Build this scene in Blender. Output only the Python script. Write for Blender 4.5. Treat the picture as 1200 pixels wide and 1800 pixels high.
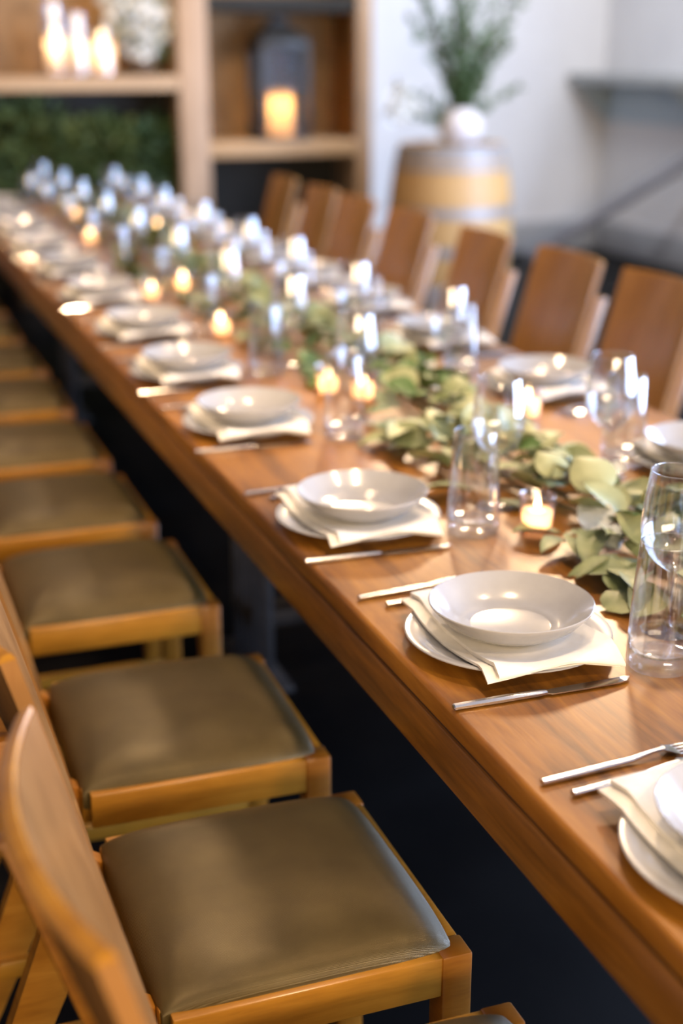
import bpy, bmesh, math, random
from mathutils import Vector, Matrix
R = math.radians
PI = math.pi
random.seed(7)
for o in list(bpy.data.objects):
    bpy.data.objects.remove(o, do_unlink=True)
scene = bpy.context.scene
C = scene.collection

# ------------------------------------------------------------------ camera
FPX, PITCH, YAW, CAMH = 2420.0, R(18.5), R(20.0), 1.537
cam = bpy.data.cameras.new('camera')
cam.sensor_fit = 'VERTICAL'; cam.sensor_height = 36.0; cam.sensor_width = 24.0
cam.lens = FPX * 36.0 / 1800.0
cam.clip_start = 0.05; cam.clip_end = 60
cam.dof.use_dof = True
cam.dof.focus_distance = 1.74
cam.dof.aperture_fstop = 1.75
cam_o = bpy.data.objects.new('camera', cam); C.objects.link(cam_o)
cam_o.location = (0, 0, CAMH)
cam_o.rotation_euler = (R(90) - PITCH, 0, -YAW)
scene.camera = cam_o

FW = Vector((math.sin(YAW)*math.cos(PITCH), math.cos(YAW)*math.cos(PITCH), -math.sin(PITCH)))
RT = Vector((math.cos(YAW), -math.sin(YAW), 0))
UP = RT.cross(FW)
def at(x, y, X=None, Y=None, z=None):
    """photo pixel -> point on a plane of the room"""
    r = FW + RT*((x-600)/FPX) - UP*((y-900)/FPX)
    o = Vector((0, 0, CAMH))
    t = (z-CAMH)/r.z if z is not None else (X/r.x if X is not None else Y/r.y)
    return o + r*t

# ------------------------------------------------------------------ world and light
w = bpy.data.worlds.new('world'); scene.world = w; w.use_nodes = True
bg = w.node_tree.nodes['Background']
bg.inputs[0].default_value = (0.62, 0.76, 1.0, 1); bg.inputs[1].default_value = 1.0

def lamp(name, kind, loc, power, col, rot=(0, 0, 0), **kw):
    l = bpy.data.lights.new(name, kind); l.energy = power; l.color = col
    for k, v in kw.items(): setattr(l, k, v)
    o = bpy.data.objects.new(name, l); C.objects.link(o); o.location = loc; o.rotation_euler = rot
    return o
WIN = [(-2.4, -0.1), (0.4, 2.7), (3.2, 5.5)]            # window openings of the right wall (y0, y1)
WZ0, WZ1 = 0.08, 2.8
for (a, b) in WIN:
    lamp('window_daylight', 'AREA', (5.82, (a+b)/2, (WZ0+WZ1)/2), 310, (0.50, 0.66, 1.0), (0, R(90), 0),
         shape='RECTANGLE', size=WZ1-WZ0, size_y=b-a)
lamp('back_wall_fill', 'AREA', (4.5, 6.9, 3.5), 66, (0.92, 0.94, 1.0), (R(40), 0, R(-12)), shape='RECTANGLE', size=1.6, size_y=.3)  # unseen fill lamp added to brighten the back and right walls
WARM = (1.0, 0.70, 0.42)
lamp('warm_light_behind_camera', 'AREA', (.2, -3.5, 1.9), 250, (1.0, .74, .46), (R(84), 0, 0), shape='RECTANGLE', size=4.2, size_y=1.0)  # wide warm area lamp added behind the camera for rails and seat edges
SPOTS = [(2.75, 4.7, 3.0, 1.3, 1.6, 225, 33, .16), (2.75, 6.7, 3.0, 1.3, 3.7, 170, 33, .16), (2.7, 8.4, 3.0, 1.3, 5.7, 150, 33, .16),
         (1.3, -0.8, 3.3, .25, 1.6, 110, 44, .12), (1.2, 1.3, 3.3, .25, 3.7, 90, 42, .12), (-1.0, -1.2, 3.0, .2, 1.3, 25, 60, .08),
         (-1.3, 3.0, 3.0, 1.9, 4.0, 150, 60, .08), (-1.3, 5.6, 3.0, 1.9, 6.0, 140, 60, .08),  # spots on the left, added to brighten the right-hand chairs
         (3.4, 7.0, 3.2, 3.2, 8.6, 38, 80, .08), (1.3, 6.7, 3.2, 1.1, 9.0, 170, 80, .08)]
for yy in (1.95, 3.5, 5.05, 6.6):                        # two rows of ceiling spots over the table
    SPOTS += [(1.05, yy, 3.3, .75, yy-.1, 105, 64, .07), (2.0, yy, 3.3, 1.7, yy-.1, 50, 64, .07)]
for (x, y, z, tx, ty, p, cone, soft) in SPOTS:
    d = Vector((tx-x, ty-y, 0.75-z))
    o = lamp('ceiling_spot', 'SPOT', (x, y, z), p, WARM, shadow_soft_size=soft, spot_size=R(cone), spot_blend=0.7)
    o.rotation_euler = d.to_track_quat('-Z', 'Y').to_euler()

scene.view_settings.view_transform = 'Standard'
scene.view_settings.look = 'None'
scene.view_settings.gamma = 1.0
scene.view_settings.use_curve_mapping = False
scene.view_settings.exposure = 0.5
scene.cycles.transparent_max_bounces = 40
scene.cycles.max_bounces = 10
scene.cycles.sample_clamp_indirect = 6.0
scene.cycles.caustics_reflective = False
scene.cycles.caustics_refractive = False

# ------------------------------------------------------------------ materials
def mat(name, col=(.5, .5, .5), rough=.5, metal=0., **kw):
    m = bpy.data.materials.new(name); m.use_nodes = True
    b = m.node_tree.nodes['Principled BSDF']
    b.inputs['Base Color'].default_value = (*col, 1); b.inputs['Roughness'].default_value = rough; b.inputs['Metallic'].default_value = metal
    for k, v in kw.items(): b.inputs[k.replace('_', ' ')].default_value = v
    return m
def nd(m, t, **kw):
    n = m.node_tree.nodes.new(t)
    for k, v in kw.items(): setattr(n, k, v)
    return n
def ln(m, a, b): m.node_tree.links.new(a, b)
def mapping(m, scale, coord='Object'):
    tc = nd(m, 'ShaderNodeTexCoord'); mp = nd(m, 'ShaderNodeMapping'); mp.inputs['Scale'].default_value = scale
    ln(m, tc.outputs[coord], mp.inputs['Vector']); return mp.outputs[0]
def ramp(m, fac, stops):
    r = nd(m, 'ShaderNodeValToRGB'); e = r.color_ramp.elements
    while len(e) < len(stops): e.new(0.5)
    for el, (p, c) in zip(e, stops): el.position = p; el.color = (*c, 1)
    ln(m, fac, r.inputs[0]); return r.outputs[0]
def noise(m, vec, scale, detail=4, rough=.55, dist=0):
    n = nd(m, 'ShaderNodeTexNoise'); n.inputs['Scale'].default_value = scale; n.inputs['Detail'].default_value = detail
    n.inputs['Roughness'].default_value = rough; n.inputs['Distortion'].default_value = dist
    ln(m, vec, n.inputs['Vector']); return n.outputs[0]
def bump(m, h, strength, dist=.001):
    b = nd(m, 'ShaderNodeBump'); b.inputs['Strength'].default_value = strength; b.inputs['Distance'].default_value = dist
    ln(m, h, b.inputs['Height']); ln(m, b.outputs[0], m.node_tree.nodes['Principled BSDF'].inputs['Normal'])
def wood(name, stops, grain=(9, .7, 9), rough=.3, coat=.0, bstr=.12, fine=12, coat_rough=.12):
    m = mat(name, rough=rough); b = m.node_tree.nodes['Principled BSDF']
    v = mapping(m, grain)
    n1 = noise(m, v, 1.6, 5, .6, 1.2); n2 = noise(m, v, fine, 3, .6, .2)
    mx = nd(m, 'ShaderNodeMix', data_type='FLOAT'); mx.inputs[0].default_value = .35
    ln(m, n1, mx.inputs[2]); ln(m, n2, mx.inputs[3])
    ln(m, ramp(m, mx.outputs[0], stops), b.inputs['Base Color'])
    b.inputs['Coat Weight'].default_value = coat; b.inputs['Coat Roughness'].default_value = coat_rough
    bump(m, n2, bstr, .0006)
    return m
def mottled(name, stops, scale, rough=.6, bstr=0, bd=.002, **kw):
    m = mat(name, rough=rough, **kw); v = mapping(m, (1, 1, 1))
    n = noise(m, v, scale, 5); ln(m, ramp(m, n, stops), m.node_tree.nodes['Principled BSDF'].inputs['Base Color'])
    if bstr: bump(m, n, bstr, bd)
    return m

M = {}
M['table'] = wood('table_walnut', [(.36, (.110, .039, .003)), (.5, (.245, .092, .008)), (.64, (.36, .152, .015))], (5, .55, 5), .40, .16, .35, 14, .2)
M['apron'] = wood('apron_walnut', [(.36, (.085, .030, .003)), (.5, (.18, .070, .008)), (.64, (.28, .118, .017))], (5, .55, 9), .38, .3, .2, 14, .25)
M['groove'] = wood('groove_wood', [(.3, (.03, .01, .003)), (.7, (.05, .018, .005))], (5, .55, 5), .6)
M['chair'] = wood('chair_oak', [(.30, (.26, .094, .008)), (.5, (.36, .138, .013)), (.70, (.45, .19, .022))], (2.2, 2.2, 14), .34, .35, .1, 10, .2)
M['rail'] = wood('chair_rail_oak', [(.30, (.31, .130, .010)), (.5, (.43, .190, .017)), (.70, (.52, .245, .027))], (2.0, 14, 14), .34, .35, .1, 10, .2)
M['back'] = wood('backrest_veneer', [(.30, (.20, .088, .022)), (.5, (.29, .132, .036)), (.70, (.38, .185, .056))], (6, 9, .9), .30, .5, .12, 8, .22)
m = mat('seat_vinyl', (.13, .085, .032), .33); M['vinyl'] = m
b = m.node_tree.nodes['Principled BSDF']
v = mapping(m, (1, 1, 1))
wv = []
for d in ('X', 'Y'):
    t = nd(m, 'ShaderNodeTexWave', wave_type='BANDS', bands_direction=d); t.inputs['Scale'].default_value = 260; t.inputs['Distortion'].default_value = .6
    ln(m, v, t.inputs['Vector']); wv.append(t.outputs[1])
mu = nd(m, 'ShaderNodeMath', operation='ADD'); ln(m, wv[0], mu.inputs[0]); ln(m, wv[1], mu.inputs[1])
bump(m, mu.outputs[0], .35, .0006)
ln(m, ramp(m, noise(m, v, 14, 4), [(.3, (.078, .053, .014)), (.7, (.108, .076, .023))]), b.inputs['Base Color'])
b.inputs['Metallic'].default_value = .42
M['ceramic'] = mottled('grey_stoneware', [(.3, (.355, .355, .365)), (.7, (.39, .39, .40))], 30, .2, Coat_Weight=.5, Coat_Roughness=.08)
M['napkin'] = mottled('cotton_napkin', [(.3, (.80, .77, .70)), (.7, (.86, .83, .77))], 60, .85, .1, .001)
M['steel'] = mottled('polished_steel', [(.3, (.60, .58, .56)), (.7, (.68, .66, .64))], 40, .16, metallic=1.0) if False else mat('polished_steel', (.62, .59, .57), .17, 1.0)
n_ = noise(M['steel'], mapping(M['steel'], (4, 90, 90)), 6, 3); ln(M['steel'], ramp(M['steel'], n_, [(.2, (.13, .13, .13)), (.8, (.24, .24, .24))]), M['steel'].node_tree.nodes['Principled BSDF'].inputs['Roughness'])
def thin_glass(name, tint=(1, 1, 1), base=.075, pw=2.6):
    m = bpy.data.materials.new(name); m.use_nodes = True; nt = m.node_tree
    nt.nodes.remove(nt.nodes['Principled BSDF']); out = nt.nodes['Material Output']
    lw = nd(m, 'ShaderNodeLayerWeight'); lw.inputs[0].default_value = .5
    p = nd(m, 'ShaderNodeMath', operation='POWER'); p.inputs[1].default_value = pw; ln(m, lw.outputs['Facing'], p.inputs[0])
    ad = nd(m, 'ShaderNodeMath', operation='MULTIPLY_ADD'); ad.inputs[1].default_value = .8; ad.inputs[2].default_value = base; ln(m, p.outputs[0], ad.inputs[0])
    tr = nd(m, 'ShaderNodeBsdfTransparent'); tr.inputs[0].default_value = (*tint, 1)
    gl = nd(m, 'ShaderNodeBsdfGlossy'); gl.inputs['Roughness'].default_value = .03; gl.inputs[0].default_value = (.95, .97, 1, 1)
    mx = nd(m, 'ShaderNodeMixShader'); ln(m, ad.outputs[0], mx.inputs[0]); ln(m, tr.outputs[0], mx.inputs[1]); ln(m, gl.outputs[0], mx.inputs[2])
    ln(m, mx.outputs[0], out.inputs[0]); return m
M['glass'] = thin_glass('clear_thin_glass', (.965, .97, .975))
M['pane'] = thin_glass('lantern_pane', (.86, .86, .85), .003, 10)
m = bpy.data.materials.new('thick_clear_glass'); m.use_nodes = True; M['thick'] = m
m.node_tree.nodes.remove(m.node_tree.nodes['Principled BSDF'])
g_ = nd(m, 'ShaderNodeBsdfGlass'); g_.inputs['IOR'].default_value = 1.47; g_.inputs['Roughness'].default_value = .01; t_ = nd(m, 'ShaderNodeBsdfTransparent'); x_ = nd(m, 'ShaderNodeMixShader'); x_.inputs[0].default_value = .27
ln(m, t_.outputs[0], x_.inputs[1]); ln(m, g_.outputs[0], x_.inputs[2]); ln(m, x_.outputs[0], m.node_tree.nodes['Material Output'].inputs[0])
M['votive'] = thin_glass('votive_glass', (1, .93, .90), .09, 2.6)
def wax(name, col, trans=.55):
    m = bpy.data.materials.new(name); m.use_nodes = True; nt = m.node_tree
    nt.nodes.remove(nt.nodes['Principled BSDF']); out = nt.nodes['Material Output']
    v = mapping(m, (1, 1, 1)); c = ramp(m, noise(m, v, 30, 3), [(.3, tuple(x*.93 for x in col)), (.7, col)])
    d = nd(m, 'ShaderNodeBsdfDiffuse'); t = nd(m, 'ShaderNodeBsdfTranslucent'); mx = nd(m, 'ShaderNodeMixShader'); mx.inputs[0].default_value = trans
    ln(m, c, d.inputs[0]); ln(m, c, t.inputs[0]); ln(m, d.outputs[0], mx.inputs[1]); ln(m, t.outputs[0], mx.inputs[2]); ln(m, mx.outputs[0], out.inputs[0]); return m
M['wax'] = wax('candle_wax', (.95, .86, .76))
M['wax_led'] = wax('amber_pillar_wax', (.95, .70, .38), .6)
def emit(name, col, s):
    m = bpy.data.materials.new(name); m.use_nodes = True; nt = m.node_tree
    nt.nodes.remove(nt.nodes['Principled BSDF']); e = nd(m, 'ShaderNodeEmission'); e.inputs[0].default_value = (*col, 1); e.inputs[1].default_value = s
    ln(m, e.outputs[0], nt.nodes['Material Output'].inputs[0]); return m
M['flame'] = emit('candle_flame', (1.0, .70, .34), 22)
M['wick'] = mottled('charred_wick', [(.3, (.02, .015, .01)), (.7, (.05, .04, .03))], 80, .9)
def leafmat(name, a, b_, rough=.5, trans=.25):
    m = mat(name, rough=rough); bs = m.node_tree.nodes['Principled BSDF']
    v = mapping(m, (1, 1, 1)); oi = nd(m, 'ShaderNodeObjectInfo')
    n = noise(m, v, 22, 3)
    ad = nd(m, 'ShaderNodeMath', operation='ADD'); ln(m, n, ad.inputs[0])
    sc = nd(m, 'ShaderNodeMath', operation='MULTIPLY_ADD'); sc.inputs[1].default_value = .5; sc.inputs[2].default_value = -.25; ln(m, oi.outputs['Random'], sc.inputs[0]); ln(m, sc.outputs[0], ad.inputs[1])
    ln(m, ramp(m, ad.outputs[0], [(.25, a), (.75, b_)]), bs.inputs['Base Color'])
    bs.inputs['Subsurface Weight'].default_value = 0
    return m
M['leaf'] = leafmat('sage_leaf', (.15, .185, .075), (.36, .38, .20), .5)
M['leaf_dark'] = leafmat('green_leaf', (.045, .10, .028), (.13, .22, .07), .45)
M['petal'] = leafmat('pale_ruffle', (.55, .60, .60), (.78, .80, .78), .7)
M['stem'] = mottled('green_stem', [(.3, (.06, .05, .02)), (.7, (.13, .11, .05))], 40, .7)
M['foliage'] = leafmat('shrub_leaf', (.018, .045, .010), (.13, .17, .045), .6)
M['olive'] = leafmat('olive_leaf', (.05, .10, .03), (.14, .20, .08), .5)
M['flower'] = leafmat('white_flower', (.80, .80, .74), (.93, .93, .90), .8)
M['floor'] = mottled('dark_concrete', [(.3, (.0018, .0019, .0024)), (.7, (.0045, .0045, .0048))], 3, .5, .1, Specular_IOR_Level=.06)
M['wall'] = mottled('white_wall_paint', [(.3, (.72, .72, .74)), (.7, (.78, .78, .79))], 2, .7, .05)
M['wall_warm'] = mottled('grey_plaster', [(.3, (.13, .12, .11)), (.7, (.19, .175, .16))], 2, .8, .1)
M['ceil'] = mottled('ceiling_paint', [(.3, (.30, .29, .28)), (.7, (.36, .35, .34))], 2, .8)
M['base'] = mottled('grey_baseboard', [(.3, (.34, .35, .37)), (.7, (.40, .41, .43))], 4, .6)
M['timber'] = wood('pale_timber', [(.3, (.28, .175, .10)), (.5, (.38, .25, .15)), (.7, (.47, .32, .20))], (6, 6, .8), .6, 0, .2, 9)
M['shelfboard'] = wood('shelf_board', [(.3, (.33, .205, .10)), (.5, (.45, .29, .15)), (.7, (.55, .37, .20))], (.8, 6, 6), .6, 0, .2, 9)
M['backpanel'] = wood('rustic_back_panel', [(.3, (.13, .075, .030)), (.5, (.24, .14, .060)), (.7, (.34, .21, .10))], (2.5, 2.5, 1.2), .75, 0, .3, 5)
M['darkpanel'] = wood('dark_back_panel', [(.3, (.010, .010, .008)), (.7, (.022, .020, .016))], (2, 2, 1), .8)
M['sidepanel'] = wood('amber_side_board', [(.3, (.16, .07, .015)), (.7, (.30, .14, .035))], (6, 6, .8), .6, 0, .2, 9)
M['black'] = mottled('black_iron', [(.3, (.012, .012, .013)), (.7, (.03, .03, .03))], 20, .45)
M['gun'] = mottled('brushed_dark_steel', [(.3, (.025, .024, .025)), (.7, (.05, .048, .05))], 20, .4)
M['stave'] = wood('barrel_oak', [(.3, (.46, .25, .085)), (.5, (.58, .34, .13)), (.7, (.68, .43, .19))], (9, 9, .8), .5, 0, .2, 9)
M['hoop'] = mottled('galvanised_hoop', [(.3, (.25, .235, .23)), (.7, (.36, .34, .335))], 9, .5, Metallic=.3)
M['barrelhead'] = wood('barrel_head_oak', [(.3, (.30, .25, .22)), (.7, (.45, .39, .35))], (1, 9, 9), .6)
M['vase'] = mottled('white_ceramic_vase', [(.3, (.60, .55, .54)), (.7, (.68, .63, .62))], 12, .6)
M['brown'] = mottled('dark_brown_pot', [(.3, (.05, .03, .015)), (.7, (.09, .05, .025))], 12, .5)
M['ledge'] = mottled('blue_grey_ledge', [(.3, (.36, .38, .38)), (.7, (.44, .46, .46))], 6, .6)
M['bracket'] = mottled('bracket_blue_and_ledge_shade', [(.3, (.46, .56, .63)), (.7, (.52, .62, .69))], 6, .6)  # bracket colour, also used as painted blue shade below the ledge
M['pole'] = mottled('grey_tube', [(.3, (.22, .22, .25)), (.7, (.29, .29, .32))], 8, .5)
M['frame'] = mottled('window_frame_paint', [(.3, (.06, .06, .06)), (.7, (.09, .09, .09))], 8, .5)

# ------------------------------------------------------------------ mesh helpers
def mesh_obj(name, verts, faces, m, parent=None, smooth=True, angle=40, loc=None, rot=None):
    me = bpy.data.meshes.new(name); me.from_pydata([tuple(v) for v in verts], [], faces)
    return finish(name, me, m, parent, smooth, angle, loc, rot)
def finish(name, me, m, parent=None, smooth=True, angle=40, loc=None, rot=None):
    me.update(); me.materials.append(M[m] if isinstance(m, str) else m)
    if smooth:
        me.polygons.foreach_set('use_smooth', [True]*len(me.polygons)); me.set_sharp_from_angle(angle=R(angle))
    o = bpy.data.objects.new(name, me); C.objects.link(o)
    if parent: o.parent = parent
    if loc is not None: o.location = loc
    if rot is not None: o.rotation_euler = rot
    return o
def bm_obj(name, bm, m, parent=None, smooth=True, angle=40):
    me = bpy.data.meshes.new(name); bmesh.ops.recalc_face_normals(bm, faces=bm.faces); bm.to_mesh(me); bm.free()
    return finish(name, me, m, parent, smooth, angle)
def box(name, lo, hi, m, parent=None, bev=.004, seg=2):
    bm = bmesh.new(); bmesh.ops.create_cube(bm, size=1)
    for v in bm.verts:
        v.co = Vector([(lo[i]+hi[i])/2 + v.co[i]*(hi[i]-lo[i]) for i in range(3)])
    if bev: bmesh.ops.bevel(bm, geom=bm.edges[:], offset=bev, segments=seg, profile=.5, affect='EDGES')
    return bm_obj(name, bm, m, parent)
def prism(name, poly, y0, y1, m, parent=None, bev=.003):
    """polygon in XZ extruded along Y"""
    bm = bmesh.new(); a = [bm.verts.new((x, y0, z)) for x, z in poly]; b_ = [bm.verts.new((x, y1, z)) for x, z in poly]
    n = len(poly); bm.faces.new(a); bm.faces.new(b_[::-1])
    for i in range(n): bm.faces.new((a[i], b_[i], b_[(i+1) % n], a[(i+1) % n]))
    if bev: bmesh.ops.bevel(bm, geom=bm.edges[:], offset=bev, segments=2, profile=.5, affect='EDGES')
    return bm_obj(name, bm, m, parent)
def lathe(name, prof, m, parent=None, seg=40, loc=None, close=False, angle=40):
    verts, faces = [], []
    for r, z in prof:
        for i in range(seg):
            a = 2*PI*i/seg; verts.append((r*math.cos(a), r*math.sin(a), z))
    for j in range(len(prof)-1 + (1 if close else 0)):
        k = (j+1) % len(prof)
        for i in range(seg):
            i2 = (i+1) % seg; faces.append((j*seg+i, j*seg+i2, k*seg+i2, k*seg+i))
    o = mesh_obj(name, verts, faces, m, parent, angle=angle, loc=loc)
    return o
def sm(prof, n=4):
    """Catmull-Rom refinement of a profile"""
    P = [Vector((a, b)) for a, b in prof]; out = []
    for i in range(len(P)-1):
        p0, p1, p2, p3 = P[max(i-1, 0)], P[i], P[i+1], P[min(i+2, len(P)-1)]
        for k in range(n):
            t = k/n; q = .5*((2*p1)+(-p0+p2)*t+(2*p0-5*p1+4*p2-p3)*t*t+(-p0+3*p1-3*p2+p3)*t**3)
            out.append((max(q.x, 0.0002), q.y))
    out.append(tuple(P[-1])); return out
def tube_data(pts, r, seg=8, verts=None, faces=None):
    verts = [] if verts is None else verts; faces = [] if faces is None else faces
    pts = [Vector(p) for p in pts]; n0 = len(verts)
    for i, p in enumerate(pts):
        t = (pts[min(i+1, len(pts)-1)]-pts[max(i-1, 0)]).normalized()
        a = t.orthogonal().normalized() if abs(t.z) > .99 else t.cross(Vector((0, 0, 1))).normalized()
        b_ = t.cross(a); rr = r[i] if isinstance(r, (list, tuple)) else r
        for k in range(seg):
            g = 2*PI*k/seg; verts.append(p+a*rr*math.cos(g)+b_*rr*math.sin(g))
    for i in range(len(pts)-1):
        for k in range(seg):
            k2 = (k+1) % seg; faces.append((n0+i*seg+k, n0+i*seg+k2, n0+(i+1)*seg+k2, n0+(i+1)*seg+k))
    faces.append(tuple(n0+k for k in range(seg))[::-1]); faces.append(tuple(n0+(len(pts)-1)*seg+k for k in range(seg)))
    return verts, faces
def tube(name, pts, r, m, parent=None, seg=8):
    v, f = tube_data(pts, r, seg); return mesh_obj(name, v, f, m, parent)
def empty(name, loc=(0, 0, 0), rz=0, label=None, cat=None, group=None):
    o = bpy.data.objects.new(name, None); C.objects.link(o); o.empty_display_size = .05
    o.location = loc; o.rotation_euler = (0, 0, rz); tag(o, label, cat, group); return o
def tag(o, label=None, cat=None, group=None, kind=None):
    for k, v in (('label', label), ('category', cat), ('group', group), ('kind', kind)):
        if v: o[k] = v
    return o
def copy_tree(o, parent=None):
    c = o.copy(); C.objects.link(c); c.parent = parent
    for ch in o.children: copy_tree(ch, c)
    return c
def structure(o): o['kind'] = 'structure'; return o

# ------------------------------------------------------------------ the room
XL, XR, YF, YB, H = -3.6, 5.88, -4.0, 10.05, 3.6
structure(box('floor', (XL, YF, -.1), (XR, YB, 0), 'floor', bev=0))
structure(box('ceiling', (XL, YF, H), (XR, YB, H+.1), 'ceil', bev=0))
structure(box('wall_back', (XL, YB, 0), (XR+.15, YB+.12, H), 'wall', bev=0))
structure(box('wall_front', (XL, YF-.12, 0), (XR, YF, H), 'wall_warm', bev=0))
def addbox(bm, lo, hi):
    r = bmesh.ops.create_cube(bm, size=1)
    for v in r['verts']: v.co = Vector([(lo[i]+hi[i])/2 + v.co[i]*(hi[i]-lo[i]) for i in range(3)])
def side_wall(name, x0, x1, wins, m):
    bm = bmesh.new(); addbox(bm, (x0, YF, 0), (x1, YB, WZ0)); addbox(bm, (x0, YF, WZ1), (x1, YB, H))
    ys = [YF] + [v for ab in wins for v in ab] + [YB]
    for i in range(0, len(ys), 2): addbox(bm, (x0, ys[i], WZ0), (x1, ys[i+1], WZ1))
    structure(bm_obj(name, bm, m, smooth=False))
side_wall('wall_right', XR, XR+.15, WIN, 'wall'); structure(box('wall_left', (XL-.15, YF, 0), (XL, YB, H), 'wall_warm', bev=0))
for i, (xa, (a, b_)) in enumerate([(XR+.03, ab) for ab in WIN]):
    bm = bmesh.new(); t = .05; xb = xa+.07
    addbox(bm, (xa, a, WZ0), (xb, b_, WZ0+t)); addbox(bm, (xa, a, WZ1-t), (xb, b_, WZ1))
    addbox(bm, (xa, a, WZ0+t), (xb, a+t, WZ1-t)); addbox(bm, (xa, b_-t, WZ0+t), (xb, b_, WZ1-t))
    wf = structure(bm_obj('window_%d' % (i+1), bm, 'frame', smooth=False))
    for k in range(1, 3):
        yy = a+(b_-a)*k/3; box('mullion', (xa+.01, yy-.02, WZ0+t), (xb-.01, yy+.02, WZ1-t), 'frame', wf, bev=0)
structure(box('baseboard_back', (3.2, YB-.025, 0), (XR-.03, YB-.001, .24), 'base'))
structure(box('baseboard_right', (XR-.025, 5.2, 0), (XR-.001, YB-.03, .24), 'base'))

# ------------------------------------------------------------------ the long table
TZ = .76; TX0, TX1, TY0, TY1 = .657, 1.722, -.35, 7.75
table = empty('banquet_table', (1.19, 3.7, 0), 0, 'very long glossy brown wooden banquet table with a thick edge', 'table')
def tbox(name, lo, hi, m, bev=.004, seg=2):
    return box(name, [lo[0]-1.19, lo[1]-3.7, lo[2]], [hi[0]-1.19, hi[1]-3.7, hi[2]], m, table, bev, seg)
tbox('table_top', (TX0, TY0, TZ-.036), (TX1, TY1, TZ), 'table', .007, 3)
tbox('shadow_gap', (TX0+.004, TY0+.004, TZ-.0395), (TX1-.004, TY1-.004, TZ-.035), 'groove', 0)
for (lo, hi) in [((TX0, TY0), (TX0+.035, TY1)), ((TX1-.035, TY0), (TX1, TY1)), ((TX0+.035, TY0), (TX1-.035, TY0+.035)), ((TX0+.035, TY1-.035), (TX1-.035, TY1))]:
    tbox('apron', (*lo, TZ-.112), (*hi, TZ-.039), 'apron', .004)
for yy in (.55, 3.05, 5.9):
    for xx in (.90, 1.42):
        for k in range(4): tbox('leg_bar', (xx+.0, yy+k*.085, .012), (xx+.03, yy+k*.085+.022, TZ-.036), 'gun', .002)
        tbox('foot_plate', (xx-.04, yy-.04, 0), (xx+.07, yy+.32, .012), 'gun', .002)
    tbox('cross_bar', (.932, yy+.085, .13), (1.418, yy+.19, .17), 'gun', .002)

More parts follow.
